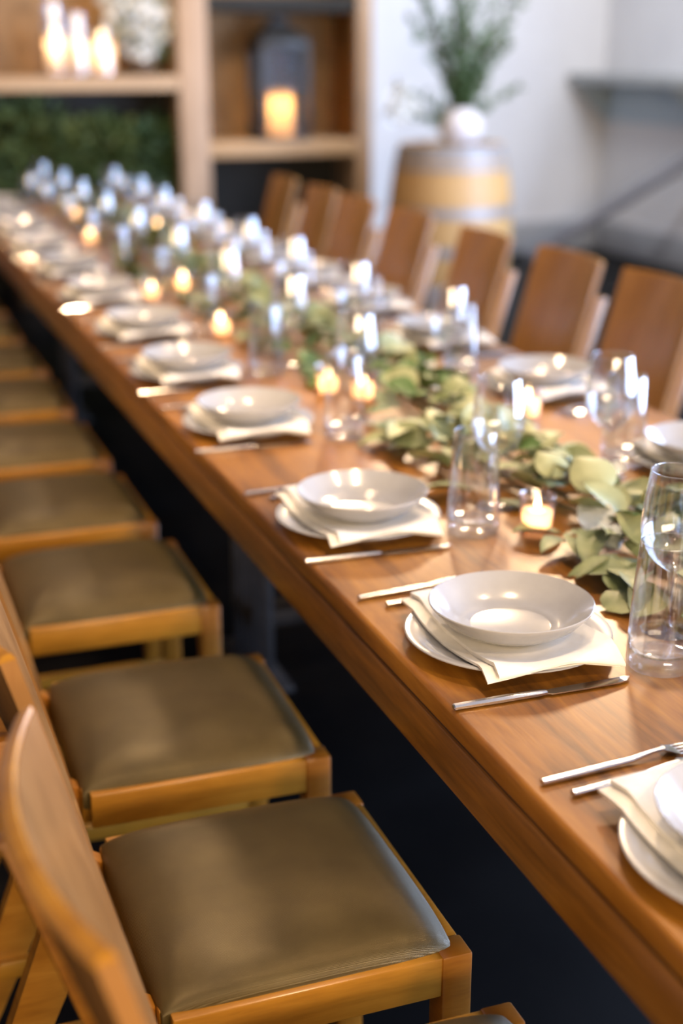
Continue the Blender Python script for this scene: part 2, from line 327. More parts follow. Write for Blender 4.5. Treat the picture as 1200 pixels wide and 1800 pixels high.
# ------------------------------------------------------------------ chairs
SH = .455
def make_chair():
    t = empty('dining_chair')
    fw = .215; xb, xf = -.198, .200
    # frame rails
    for s in (-1, 1):
        y0, y1 = (fw-.024, fw-.002) if s > 0 else (-fw+.002, -fw+.024)
        box('side_rail', (xb+.01, y0, SH-.058), (xf-.04, y1, SH), 'rail', t, .003)
    box('front_rail', (xf-.026, -fw+.042, SH-.058), (xf-.003, fw-.042, SH), 'rail', t, .003)
    box('rear_rail', (xb-.002, -fw+.024, SH-.058), (xb+.02, fw-.024, SH), 'rail', t, .003)
    for s in (-1, 1):
        y0, y1 = (fw-.042, fw) if s > 0 else (-fw, -fw+.042)
        box('leg', (xf-.042, y0, 0), (xf, y1, SH+.001), 'chair', t, .004)
    # upholstered pad: domed, rounded corners, its edge tucked inside the rails
    n = 26; px0, px1, py = xb-.006, xf-.013, fw-.011
    V, F = [], []
    def se(u, v):               # square -> rounded square
        k = .06; return u*(1-k*(v*v)*(v*v)*(u*u)*.55), v*(1-k*(u*u)*(u*u)*(v*v)*.55)
    for j in range(n+1):
        for i in range(n+1):
            u = -1+2*i/n; v = -1+2*j/n
            u = math.copysign(abs(math.sin(u*PI/2)), u); v = math.copysign(abs(math.sin(v*PI/2)), v)
            a, b_ = se(u, v)
            e = (1-abs(u)**5)*(1-abs(v)**3.6); d = (1-u*u)*(1-v*v)
            z = SH-.003 + .044*max(e, 0)**.5 + .006*d
            V.append(((px0+px1)/2+a*(px1-px0)/2, b_*py, z))
    for j in range(n):
        for i in range(n): F.append((j*(n+1)+i, j*(n+1)+i+1, (j+1)*(n+1)+i+1, (j+1)*(n+1)+i))
    nb = len(V)
    ring = [i for i in range(n+1)] + [(j)*(n+1)+n for j in range(1, n+1)] + [n*(n+1)+i for i in range(n-1, -1, -1)] + [j*(n+1) for j in range(n-1, 0, -1)]
    for r_ in ring: x, y, z = V[r_]; V.append((x, y, SH-.03))
    L = len(ring)
    for k in range(L): F.append((ring[k], nb+k, nb+(k+1) % L, ring[(k+1) % L]))
    F.append(tuple(nb+k for k in range(L)))
    mesh_obj('seat_pad', V, F, 'vinyl', t, angle=60)
    # backrest: bent plywood panel, concave towards the sitter
    hw = .200; z0, z1 = SH-.02, .942; th = .017; nu, nv = 20, 12
    V, F = [], []
    def bx(u, v): return xb-.008-.127*(v**1.1)-.038*(1-u*u)*(.25+.75*v)
    for side in (0, 1):
        for j in range(nv+1):
            for i in range(nu+1):
                u = -1+2*i/nu; v = j/nv
                V.append((bx(u, v)-side*th, u*hw*(.985+.015*v), z0+(z1-z0)*v - side*.004*v))
    o_ = (nu+1)*(nv+1); q = lambda i, j, s=0: s*o_+j*(nu+1)+i
    for j in range(nv):
        for i in range(nu):
            F.append((q(i, j), q(i+1, j), q(i+1, j+1), q(i, j+1))); F.append((q(i, j, 1), q(i, j+1, 1), q(i+1, j+1, 1), q(i+1, j, 1)))
    for i in range(nu):
        F.append((q(i, 0), q(i, 0, 1), q(i+1, 0, 1), q(i+1, 0))); F.append((q(i, nv), q(i+1, nv), q(i+1, nv, 1), q(i, nv, 1)))
    for j in range(nv):
        F.append((q(0, j), q(0, j+1), q(0, j+1, 1), q(0, j, 1))); F.append((q(nu, j), q(nu, j, 1), q(nu, j+1, 1), q(nu, j+1)))
    bk = mesh_obj('backrest', V, F, 'back', t, angle=50)
    # top edge of the plywood: a strip in the paler rail wood
    V, F = [], []
    for i in range(nu+1):
        u = -1+2*i/nu; x = bx(u, 1)
        V += [(x+.0012, u*hw, z1-.004), (x-.004, u*hw, z1+.0035), (x-th+.004, u*hw, z1+.0015), (x-th-.0012, u*hw, z1-.008)]
    for i in range(nu):
        for k in range(3): F.append((i*4+k, (i+1)*4+k, (i+1)*4+k+1, i*4+k+1))
    F.append((0, 1, 2, 3)); F.append((nu*4+3, nu*4+2, nu*4+1, nu*4))
    mesh_obj('top_edge', V, F, 'rail', bk, angle=60)
    # bent rear legs behind the panel, kicking backwards below the seat
    xo = xb-.030
    for s in (-1, 1):
        poly = [(xo-.150, 0), (xo-.200, 0), (xo-.045, SH-.05), (xo-.052, SH+.05), (xo-.155, .83), (xo-.115, .835), (xo-.012, SH+.02), (xo+.028, SH-.002), (xo+.028, SH-.07)]
        y0, y1 = (.152, .178) if s > 0 else (-.178, -.152)
        prism('rear_leg', poly, y0, y1, 'chair', t, .003)
    for s in (-1, 1):
        y0, y1 = (.172, .19) if s > 0 else (-.19, -.172)
        prism('stretcher', [(xo-.125, .14), (xf-.04, .14), (xf-.04, .17), (xo-.115, .17)], y0, y1, 'rail', t, .002)
    return t
ORD = ['first', 'second', 'third', 'fourth', 'fifth', 'sixth', 'seventh', 'eighth', 'ninth', 'tenth', 'eleventh']
chair0 = make_chair(); first = True
LEFT_CH = [1.015, 1.545, 2.09, 2.77, 3.33, 3.90, 4.51, 5.10, 5.71, 6.30]
RIGHT_CH = [2.70, 3.29, 3.80, 4.37, 5.03, 5.61, 6.10, 6.67]
for i, y in enumerate(LEFT_CH):
    t = chair0 if first else copy_tree(chair0); first = False
    t.location = (.466+random.uniform(-.006, .006), y, 0); t.rotation_euler[2] = R(random.uniform(-1.2, 1.2)) if i > 1 else 0
    extra = ['honey oak chair in front, its curved backrest nearest the camera, left row', 'honey oak chair with bronze vinyl seat, second from the camera in the left row'][i] if i < 2 else \
        'honey oak chair with bronze vinyl seat, %s from the camera in the left row' % ORD[i]
    tag(t, extra, 'chair', 'chairs along the left side of the table')
for i, y in enumerate(RIGHT_CH):
    t = copy_tree(chair0); t.location = (1.785+random.uniform(-.01, .01), y, 0); t.rotation_euler[2] = PI+R(random.uniform(-2, 2))
    tag(t, 'brown panel-backed wooden chair across the table, %s from the camera in the right row' % ORD[i], 'chair', 'chairs along the right side of the table')

# ------------------------------------------------------------------ tableware prototypes
def make_plate():
    prof = [(.0002, .004), (.080, .004), (.092, .0055), (.118, .012), (.140, .0205), (.1425, .0220), (.1425, .0235), (.140, .0245), (.117, .0165), (.092, .0095), (.083, .0085), (.0002, .0085)]
    prof = [(.0002, .0035), (.078, .0035), (.080, 0), (.086, 0), (.088, .004)] + prof[2:]
    return lathe('dinner_plate', prof, 'ceramic', seg=64, angle=50)
def make_bowl():
    prof = [(.0002, .003), (.050, .003), (.053, 0), (.060, 0), (.063, .003), (.078, .009), (.095, .0205), (.1095, .0365), (.1130, .0410), (.1135, .0428), (.1122, .0437), (.1098, .0420),
            (.0935, .0260), (.078, .0155), (.066, .0110), (.0585, .0100), (.0565, .0085), (.0545, .0080), (.0002, .0080)]
    return lathe('shallow_bowl', prof, 'ceramic', seg=64, angle=50)
def make_napkin():
    """folded cloth lying across the plate (local z=0 is the table), near end rolled over the plate's rim"""
    t = empty('folded_napkin')
    def layer(name, x0, x1, y0, y1, zoff, th, fold, skew=0., phase=0.):
        nx, ny = 14, 26; V, F = [], []
        def zs(x, y):
            r = math.hypot(x, y)
            z = .0105 if r < .086 else (.0105+(r-.086)*.29 if r < .142 else .0268-(r-.142)*.35)
            if y > .10: z += (y-.10)*.10
            return z + .0022*math.sin(x*46+phase)*min(1, max(0, (abs(y)-.08)/.05))
        for side in (0, 1):
            for j in range(ny+1):
                for i in range(nx+1):
                    u = i/nx; v = j/ny
                    y = y0+(y1-y0)*v + skew*(u-.5); x = x0+(x1-x0)*u + .006*math.sin(v*5+phase)
                    edge = max(0, 1-v/.07)
                    half = th/2*(1-.35*edge**2)
                    z = zs(x, y)+zoff + (half if side else -half) + th/2 - fold*.004*edge
                    V.append((x, y, z))
        o_ = (nx+1)*(ny+1); q = lambda i, j, s: s*o_+j*(nx+1)+i
        for j in range(ny):
            for i in range(nx):
                F.append((q(i, j, 1), q(i+1, j, 1), q(i+1, j+1, 1), q(i, j+1, 1))); F.append((q(i, j, 0), q(i, j+1, 0), q(i+1, j+1, 0), q(i+1, j, 0)))
        for i in range(nx):
            F.append((q(i, 0, 0), q(i+1, 0, 0), q(i+1, 0, 1), q(i, 0, 1))); F.append((q(i, ny, 0), q(i, ny, 1), q(i+1, ny, 1), q(i+1, ny, 0)))
        for j in range(ny):
            F.append((q(0, j, 0), q(0, j, 1), q(0, j+1, 1), q(0, j+1, 0))); F.append((q(nx, j, 0), q(nx, j+1, 0), q(nx, j+1, 1), q(nx, j, 1)))
        return mesh_obj(name, V, F, 'napkin', t, angle=75)
    layer('under_fold', -.098, .092, -.136, .150, 0, .0035, 1.0, .0, .8)
    layer('upper_fold', -.080, .100, -.142, .150, .0040, .0052, .6, -.002, 0)
    return t
def make_knife():
    t = empty('table_knife')
    n = 12; V, F = [], []
    secs = [(-.125, .0040, .0024), (-.124, .0056, .0036), (-.06, .0066, .0042), (-.005, .0068, .0036), (.004, .0048, .0026)]
    for x, hy, hz in secs:
        for k in range(8):
            a = 2*PI*k/8+PI/8; V.append((x, hy*math.cos(a)*1.08, .0044+hz*math.sin(a)*1.08))
    for j in range(len(secs)-1):
        for k in range(8): F.append((j*8+k, j*8+(k+1) % 8, (j+1)*8+(k+1) % 8, (j+1)*8+k))
    F.append(tuple(range(8))[::-1]); F.append(tuple((len(secs)-1)*8+k for k in range(8)))
    mesh_obj('handle', V, F, 'steel', t, angle=30)
    out = [(.003, -.0045), (.010, -.0085), (.06, -.0092), (.105, -.0088), (.118, -.006), (.126, .001), (.128, .0052), (.122, .0062), (.06, .0062), (.003, .0048)]
    bm = bmesh.new(); a = [bm.verts.new((x, y, .0030)) for x, y in out]; b_ = [bm.verts.new((x, y, .0046)) for x, y in out]
    bm.faces.new(a[::-1]); bm.faces.new(b_)
    for i in range(len(out)): j = (i+1) % len(out); bm.faces.new((a[i], a[j], b_[j], b_[i]))
    bm_obj('blade', bm, 'steel', t, angle=20)
    return t
def make_fork(L=.215, name='dinner_fork'):
    t = empty(name); V, F = [], []
    h0 = -L/2; h1 = L/2-.085
    secs = [(h0, .0036, .0022, .0044), (h0+.001, .0052, .0034, .0044), (h0+.06, .0058, .0038, .0044), (h1-.01, .0050, .0032, .0050), (h1+.018, .0030, .0024, .0090), (h1+.036, .0040, .0018, .0100)]
    for x, hy, hz, zc in secs:
        for k in range(8):
            a = 2*PI*k/8+PI/8; V.append((x, hy*math.cos(a)*1.08, zc+hz*math.sin(a)*1.08))
    for j in range(len(secs)-1):
        for k in range(8): F.append((j*8+k, j*8+(k+1) % 8, (j+1)*8+(k+1) % 8, (j+1)*8+k))
    F.append(tuple(range(8))[::-1]); F.append(tuple((len(secs)-1)*8+k for k in range(8)))
    mesh_obj('handle', V, F, 'steel', t, angle=35)
    bm = bmesh.new(); x0 = h1+.032
    def strip(pts):
        rows = []
        for x, ya, yb, z in pts:
            rows.append([bm.verts.new((x, ya, z)), bm.verts.new((x, yb, z)), bm.verts.new((x, yb, z+.0016)), bm.verts.new((x, ya, z+.0016))])
        bm.faces.new(rows[0]); bm.faces.new(rows[-1][::-1])
        for a, b_ in zip(rows, rows[1:]):
            for k in range(4): bm.faces.new((a[k], b_[k], b_[(k+1) % 4], a[(k+1) % 4]))
    strip([(x0, -.0035, .0035, .0092), (x0+.008, -.0095, .0095, .0072), (x0+.018, -.0122, .0122, .0036), (x0+.022, -.0124, .0124, .0028)])
    for k in range(4):
        yc = -.0105+.007*k
        strip([(x0+.0215, yc-.0019, yc+.0019, .0029), (x0+.040, yc*.96-.0016, yc*.96+.0016, .0022), (x0+.058, yc*.9-.0008, yc*.9+.0008, .0075)])
    bm_obj('head', bm, 'steel', t, angle=30)
    return t
def make_tumbler():
    t = empty('tumbler_glass'); h = .176
    lathe('glass_wall', sm([(.0425, .0), (.0445, .006), (.0447, .022), (.0435, .07), (.0405, .125), (.0368, h-.002), (.0362, h)], 3)
          + sm([(.0350, h), (.0352, h-.004), (.0388, .125), (.0418, .07), (.0425, .034), (.038, .0245), (.0002, .0225)], 3), 'glass', t, 48, angle=60)
    lathe('solid_base', [(.0002, .0005), (.0385, .0005), (.0415, .003), (.0425, .010), (.0420, .018), (.038, .0205), (.0002, .0195)], 'thick', t, 48, angle=60)
    lathe('rim', [(.0349, h-.0008), (.0356, h+.0006), (.0364, h-.0004), (.0358, h-.0018)], 'thick', t, 48, close=True, angle=80)
    return t
def make_wineglass():
    t = empty('wine_glass'); h = .236
    lathe('bowl', sm([(.0030, .088), (.0095, .092), (.0240, .103), (.0380, .121), (.0462, .146), (.0465, .172), (.0430, .205), (.0385, h)], 5)
          + sm([(.0376, h), (.0420, .205), (.0454, .172), (.0450, .147), (.0368, .1225), (.0230, .1055), (.0095, .0958), (.0002, .0945)], 4), 'glass', t, 48, angle=60)
    lathe('rim', [(.0374, h-.0006), (.0380, h+.0006), (.0387, h-.0004), (.0381, h-.0016)], 'thick', t, 48, close=True, angle=80)
    lathe('stem', sm([(.0002, .0925), (.0060, .091), (.0042, .080), (.0036, .050), (.0040, .018), (.0070, .0075)], 4), 'thick', t, 16, angle=80)
    lathe('foot', [(.0002, 0), (.0370, 0), (.0378, .0012), (.036, .0022), (.018, .0042), (.007, .0078), (.0002, .0085)], 'glass', t, 40, angle=60)
    return t
def make_votive():
    t = empty('votive_candle')
    lathe('glass_cup', [(.0002, .0005), (.0255, .0005), (.0265, .003), (.0310, .070), (.0300, .0705), (.0292, .069), (.0252, .010), (.0002, .0085)], 'votive', t, 32, angle=40)
    lathe('wax', [(.0002, .0095), (.0240, .0095), (.0268, .042), (.0262, .0435), (.008, .0410), (.0002, .0408)], 'wax', t, 32, angle=50)
    lathe('wick', [(.0002, .040), (.0008, .040), (.0006, .047), (.0002, .0475)], 'wick', t, 8)
    lathe('flame', sm([(.0002, .0450), (.0034, .0485), (.0048, .0530), (.0034, .0595), (.0013, .0655), (.0002, .0685)], 3), 'flame', t, 12, angle=80)
    lathe('rim', [(.0292, .0694), (.0304, .0714), (.0316, .0700), (.0304, .0684)], 'glass', t, 32, close=True, angle=80)
    l = bpy.data.lights.new('flame_light', 'POINT'); l.energy = .22; l.color = (1, .58, .25); l.shadow_soft_size = .006
    o = bpy.data.objects.new('flame_light', l); C.objects.link(o); o.parent = t; o.location = (0, 0, .035)
    return t
PROTO = dict(plate=make_plate(), bowl=make_bowl(), napkin=make_napkin(), knife=make_knife(), fork=make_fork(), fork2=make_fork(.195, 'salad_fork'), tumbler=make_tumbler(), wine=make_wineglass(), votive=make_votive())
USED = set()
def put(kind, loc, rz, label, cat, group):
    o = PROTO[kind] if kind not in USED else copy_tree(PROTO[kind]); USED.add(kind)
    o.location = loc; o.rotation_euler = (0, 0, rz); tag(o, label, cat, group); return o

# ------------------------------------------------------------------ place settings
LEFT = [(.808, .985), (.812, 1.562), (.797, 2.106), (.80, 2.79), (.797, 3.33), (.81, 3.904), (.802, 4.51), (.80, 5.106), (.79, 5.71), (.80, 6.30), (.80, 6.90), (.80, 7.45)]
RIGHT = [(1.56, 2.20), (1.575, 2.88), (1.565, 3.50), (1.56, 4.05), (1.57, 4.62), (1.565, 5.20), (1.56, 5.82), (1.57, 6.35), (1.56, 6.92)]
TUM = {('L', 1): (.970, 1.428), ('L', 2): (.968, 2.005), ('L', 3): (.972, 2.648), ('L', 4): (.990, 3.275), ('R', 0): (1.424, 2.280), ('R', 1): (1.462, 3.13)}
WINE = {('L', 1): (1.046, 1.528), ('L', 2): (1.066, 2.118), ('L', 3): (1.05, 2.79), ('L', 4): (1.08, 3.36), ('R', 0): (1.350, 2.216), ('R', 1): (1.39, 3.05)}
ORD2 = ORD + ['twelfth']
rnd = random.Random(11); POS = []
for side, row in (('L', LEFT), ('R', RIGHT)):
    rz = 0 if side == 'L' else PI
    sname = 'left' if side == 'L' else 'right'
    for i, (x, y) in enumerate(row):
        d = lambda dx, dy, dz=0: (x+(dx if side == 'L' else -dx), y+(dy if side == 'L' else -dy), TZ+dz)
        where = '%s %s-hand place from the camera' % (ORD2[i], sname)
        j = lambda s: rnd.uniform(-s, s)
        z0 = .0004
        put('plate', d(0, 0, z0), j(3), 'flat grey dinner plate under the napkin, ' + where, 'plate', 'grey dinner plates')
        put('napkin', d(j(.003), j(.003), z0), rz+R(j(2)), 'folded cream cotton napkin between plate and bowl, ' + where, 'napkin', 'folded napkins')
        put('bowl', d(.006+j(.003), .002, .0215), j(3), 'shallow grey bowl on the napkin, ' + where, 'bowl', 'shallow grey bowls')
        put('knife', d(-.028+j(.006), -.158+j(.004), z0), rz+R(-1.0+j(1.2)), 'polished steel table knife beside the plate, ' + where, 'knife', 'table knives')
        put('fork', d(-.030+j(.006), .228+j(.004), z0), rz+R(5+j(1.5)), 'long steel fork set farther from the plate, ' + where, 'fork', 'dinner forks')
        put('fork2', d(-.012+j(.006), .190+j(.003), z0), rz+R(5+j(1.5)), 'shorter steel fork set close to the plate, ' + where, 'fork', 'salad forks')
        tx, ty = TUM.get((side, i), (d(.165+j(.01), -.11+j(.02))[:2])); wx, wy = WINE.get((side, i), (d(.25+j(.012), -.02+j(.02))[:2]))
        POS.append((tx, ty, .047)); POS.append((wx, wy, .04))
        put('tumbler', (tx, ty, TZ+z0), j(3), 'clear tapered tumbler with thick base, ' + where, 'tumbler', 'clear tumblers')
        put('wine', (wx, wy, TZ+z0), j(3), 'clear stemmed wine glass, ' + where, 'wine glass', 'stemmed wine glasses')

# ------------------------------------------------------------------ votive candles
VOT = [(1.064, 1.958, 'lit votive candle in pale glass beside the nearest garland leaves'), (1.41, 2.66, 'lit votive candle behind the second wine glass of the left side'),
       (1.066, 3.02, 'lit votive candle just behind the third tumbler of the left side'), (1.12, 2.93, 'lit votive candle behind the third wine glass of the left side'),
       (1.015, 3.80, 'brightest lit votive candle left of the garland, beyond the fifth plate'), (1.235, 4.05, 'lit votive candle in the garland beyond the fourth tumbler'),
       (.955, 4.43, 'lit votive candle left of the garland by the seventh plate'), (1.10, 4.60, 'lit votive candle against the garland by the seventh plate'),
       (1.36, 4.95, 'lit votive candle right of the garland by the fifth right-hand place'), (1.02, 5.92, 'lit votive candle left of the garland by the ninth plate'),
       (1.36, 6.15, 'lit votive candle right of the garland near the far end'), (1.10, 6.75, 'farthest lit votive candle at the end of the garland')]
for (x, y, lab) in VOT: put('votive', (x, y, TZ+.0004), rnd.uniform(0, 6), lab, 'candle', 'votive candles')

# ------------------------------------------------------------------ leafy garland
def leaf_mesh(name, L, W, cup, bend, m, ruffle=0, seed=0):
    rr = random.Random(seed); nl, nw = 7, 4; V, F = [], []
    for i in range(nl+1):
        t = i/nl; wd = W/2*max(.04, math.sin(PI*min(1, t**.80))**.75) if 0 < t < 1 else W*.02
        for k in range(nw+1):
            s = -1+2*k/nw
            V.append((t*L, s*wd, cup*s*s*W*(.5+.5*math.sin(PI*t)) + bend*L*math.sin(PI*t*.9) + ruffle*math.sin(t*17+s*5+seed)*abs(s)))
    for i in range(nl):
        for k in range(nw): a = i*(nw+1)+k; F.append((a, a+nw+1, a+nw+2, a+1))
    me = bpy.data.meshes.new(name); me.from_pydata(V, [], F); me.materials.append(M[m])
    me.polygons.foreach_set('use_smooth', [True]*len(me.polygons)); return me
LM = [leaf_mesh('leaf_a', .088, .066, .12, .10, 'leaf', 0, 1), leaf_mesh('leaf_b', .080, .072, -.10, .14, 'leaf', .001, 2), leaf_mesh('leaf_c', .100, .052, .16, .16, 'leaf', .001, 3),
      leaf_mesh('leaf_d', .070, .060, .05, -.06, 'leaf', .001, 4), leaf_mesh('leaf_e', .082, .052, .15, .12, 'leaf_dark', .001, 5), leaf_mesh('leaf_f', .074, .062, -.12, .10, 'leaf_dark', .001, 6),
      leaf_mesh('ruffle_leaf', .070, .060, .10, .15, 'petal', .006, 7)]
gar = empty('leafy_garland', (1.19, 3.7, TZ), 0, 'loose sage green leafy garland running down the middle of the table', 'garland')
cx = lambda y: 1.19 + .03*math.sin(y*2.1+.6) + .02*math.sin(y*4.7) + (.02 if y < 2.3 else .0)
V, F = [], []
for k in range(3):
    pts = [(cx(y)-1.19+.03*math.sin(y*5+k*2.1), y-3.7, .014+.012*k) for y in [.6+.12*i for i in range(int((7.2-.6)/.12))]]
    tube_data(pts, .0035, 6, V, F)
mesh_obj('stem', V, F, 'stem', gar)
gr = random.Random(5); leaves = []
# keep clear of the glasses and candles standing at the garland's edge
clear = [(x, y, .036) for x, y, _ in VOT] + POS
y = .55
while y < 7.15:
    for _ in range(3):
        s = gr.uniform(-1, 1); wdt = .125 if y < 4 else .12
        x = cx(y)+s*wdt*(1 if s > 0 else 1.12)
        h = .014+.062*max(0, 1-abs(s)**1.6)*gr.uniform(.35, 1.0)
        ang = math.atan2(s*1.1+gr.uniform(-.6, .6), gr.choice([-1, -1, .6])) ; ang = PI/2-ang
        pit = gr.uniform(-.35, .35)-(.25 if abs(s) < .5 else -.05); rol = gr.uniform(-.7, .7)
        near = y < 2.75
        q = gr.random()
        if near: k = gr.choice([0, 0, 1, 1, 2, 2, 3, 3, 4]) if q > .05 else 6
        elif y < 3.5: k = gr.choice([0, 1, 3, 4, 4, 5, 5, 5]) if q > .03 else 6
        else: k = gr.choice([0, 1, 2, 3, 4, 5])
        tip = Vector((x+math.cos(ang)*.05, y+math.sin(ang)*.05))
        ok = True
        for (ox, oy, r_) in clear:
            for f_ in (0, .5, 1):
                px_, py_ = x+math.cos(ang)*.075*f_, y+math.sin(ang)*.075*f_
                if math.hypot(px_-ox, py_-oy) < r_+.012: ok = False
        if ok: leaves.append((x, y, h, ang, pit, rol, k, gr.uniform(.8, 1.18)))
    y += .0215 if y < 3.6 else .024
# single leaves lying out on the table by the first setting
for (px_, py_, a, k) in [(1062, 1080, .2, 1), (1090, 1062, 1.0, 0), (1010, 968, 3.6, 2), (985, 950, 2.9, 0), (1085, 990, 4.2, 1), (940, 895, 2.6, 3)]:
    p = at(px_, py_, z=TZ); leaves.append((p.x, p.y, .010, a, -.05, .1, k, .95))
def min_z(lf):
    x, y, h, ang, pit, rol, k, sc = lf
    mt = Matrix.Translation((x-1.19, y-3.7, h)) @ Matrix.Rotation(ang, 4, 'Z') @ Matrix.Rotation(pit, 4, 'Y') @ Matrix.Rotation(rol, 4, 'X') @ Matrix.Scale(sc, 4)
    lo = min((mt @ v.co).z for v in LM[k].vertices)
    if lo < .002: mt = Matrix.Translation((0, 0, .002-lo)) @ mt
    return mt
leaves.sort(key=lambda l: l[1])
vis = [l for l in leaves if l[1] > 1.05]; near_l = vis[:296]; rest = vis[296:] + [l for l in leaves if l[1] <= 1.05]
for lf in near_l:
    o = bpy.data.objects.new('leaf', LM[lf[6]]); C.objects.link(o); o.parent = gar; o.matrix_local = min_z(lf)
V, F, MI = [], [], []
for lf in rest:
    mt = min_z(lf); n0 = len(V); me = LM[lf[6]]
    V += [mt @ v.co for v in me.vertices]
    for p in me.polygons: F.append(tuple(n0+i for i in p.vertices)); MI.append({'sage_leaf': 0, 'green_leaf': 1, 'pale_ruffle': 2}[me.materials[0].name])
gm = mesh_obj('leaf_mass', V, F, 'leaf', gar, angle=180); gm.data.materials.append(M['leaf_dark']); gm.data.materials.append(M['petal'])
gm.data.polygons.foreach_set('material_index', MI); gm['kind'] = 'stuff'

# ------------------------------------------------------------------ shelving unit at the back
SY0, SY1 = 8.7, 9.15
def sx(px, Y=SY0): return at(px, 200, Y=Y).x
def sz(px, py, Y=SY0): return at(px, py, Y=Y).z
xL, xM0, xM1, xR0, xR1 = -.4, sx(317), sx(368), sx(627), sx(654)
zl1, zl0 = sz(160, 134), sz(160, 160); zr1, zr0 = sz(500, 247), sz(500, 275); zt = sz(500, 20)
unit = empty('shelf_unit', ((xL+xR1)/2, (SY0+SY1)/2, 0), 0, 'tall timber shelving unit with open niches at the end of the room', 'shelf')
uo = unit.location.copy()
def ub(name, lo, hi, m, bev=.006): return box(name, [lo[i]-uo[i] for i in range(3)], [hi[i]-uo[i] for i in range(3)], m, unit, bev)
ub('post', (xM0, SY0, 0), (xM1, SY1, 2.6), 'timber'); ub('post', (xR0, SY0, 0), (xR1, SY1, 2.6), 'timber'); ub('post', (xL, SY0, 0), (xL+.1, SY1, 2.6), 'timber')
ub('shelf_board', (xL+.1, SY0+.005, zl0), (xM0, SY1-.03, zl1), 'shelfboard'); ub('shelf_board', (xM1, SY0+.005, zr0), (xR0, SY1-.03, zr1), 'shelfboard')
ub('shelf_board', (xM1, SY0+.02, zt), (xR0, SY1-.03, zt+.09), 'darkpanel'); ub('shelf_board', (xL+.1, SY0+.02, 2.42), (xM0, SY1-.03, 2.5), 'shelfboard')
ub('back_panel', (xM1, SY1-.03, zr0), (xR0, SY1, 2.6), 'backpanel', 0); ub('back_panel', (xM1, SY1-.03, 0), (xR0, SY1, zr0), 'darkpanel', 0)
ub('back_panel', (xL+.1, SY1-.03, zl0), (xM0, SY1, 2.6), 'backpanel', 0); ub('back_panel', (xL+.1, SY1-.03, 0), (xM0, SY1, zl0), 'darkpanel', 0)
ub('side_board', (xR0-.012, SY0+.02, zr1), (xR0, SY1-.03, zt), 'sidepanel', .002)

# lantern with a pillar candle
lp = at(492, 244, Y=8.86); lw_, lh = .165, .61
lan = empty('lantern', (lp.x, 8.88, zr1), 0, 'black iron lantern with a peaked lid on the right-hand shelf', 'lantern')
box('base', (-lw_, -lw_, 0), (lw_, lw_, .025), 'black', lan)
for sx_ in (-1, 1):
    for sy_ in (-1, 1):
        box('corner_post', (sx_*(lw_-.024)-.022, sy_*(lw_-.024)-.022, .025), (sx_*(lw_-.024)+.022, sy_*(lw_-.024)+.022, lh-.05), 'black', lan, .002)
for a in range(4):
    p = box('glass_pane', (-lw_+.047, -.002, .03), (lw_-.047, .002, lh-.057), 'pane', lan, 0); p.rotation_euler[2] = a*PI/2
    p.location = (math.sin(a*PI/2)*(lw_-.012), -math.cos(a*PI/2)*(lw_-.012), 0)
    for k in (-.05, .05):
        q = box('glazing_bar', (k-.005, -.005, 0), (k+.005, .005, lh-.09), 'black', p, 0); q.location = (0, 0, .03)
box('top_frame', (-lw_, -lw_, lh-.055), (lw_, lw_, lh), 'black', lan)
V = [(-lw_, -lw_, lh), (lw_, -lw_, lh), (lw_, lw_, lh), (-lw_, lw_, lh), (-.05, -.05, lh+.1), (.05, -.05, lh+.1), (.05, .05, lh+.1), (-.05, .05, lh+.1), (-.045, -.045, lh+.135), (.045, -.045, lh+.135), (.045, .045, lh+.135), (-.045, .045, lh+.135)]
mesh_obj('lid', V, [(0, 1, 5, 4), (1, 2, 6, 5), (2, 3, 7, 6), (3, 0, 4, 7), (4, 5, 9, 8), (5, 6, 10, 9), (6, 7, 11, 10), (7, 4, 8, 11), (8, 9, 10, 11), (3, 2, 1, 0)], 'black', lan, smooth=False)
tube('ring', [(.04*math.cos(a), 0, lh+.165+.04*math.sin(a)) for a in [2*PI*k/16 for k in range(17)]], .006, 'black', lan, 6)
def pillar(name, loc, r, h, label, m, power, col, lh_=.72):
    t = empty(name, loc, 0, label, 'candle')
    lathe('wax', [(.0002, 0), (r*.98, 0), (r, .006), (r, h-.008), (r*.95, h), (r*.8, h-.006), (r*.72, h-.04), (.0002, h-.05)], m, t, 32, angle=50)
    lathe('wick', [(.0002, h-.05), (.002, h-.05), (.0015, h-.025), (.0002, h-.024)], 'wick', t, 8)
    lathe('flame', sm([(.0002, h-.028), (.006, h-.018), (.008, h-.006), (.005, h+.008), (.0002, h+.022)], 3), 'flame', t, 12, angle=80)
    l = bpy.data.lights.new('candle_light', 'POINT'); l.energy = power; l.color = col; l.shadow_soft_size = r*.35
    o = bpy.data.objects.new('candle_light', l); C.objects.link(o); o.parent = t; o.location = (0, 0, h*lh_)
    return t
pillar('pillar_candle', (lp.x, 8.88, zr1+.026), .098, .27, 'glowing amber pillar candle inside the black lantern', 'wax_led', 2.6, (1, .66, .30))

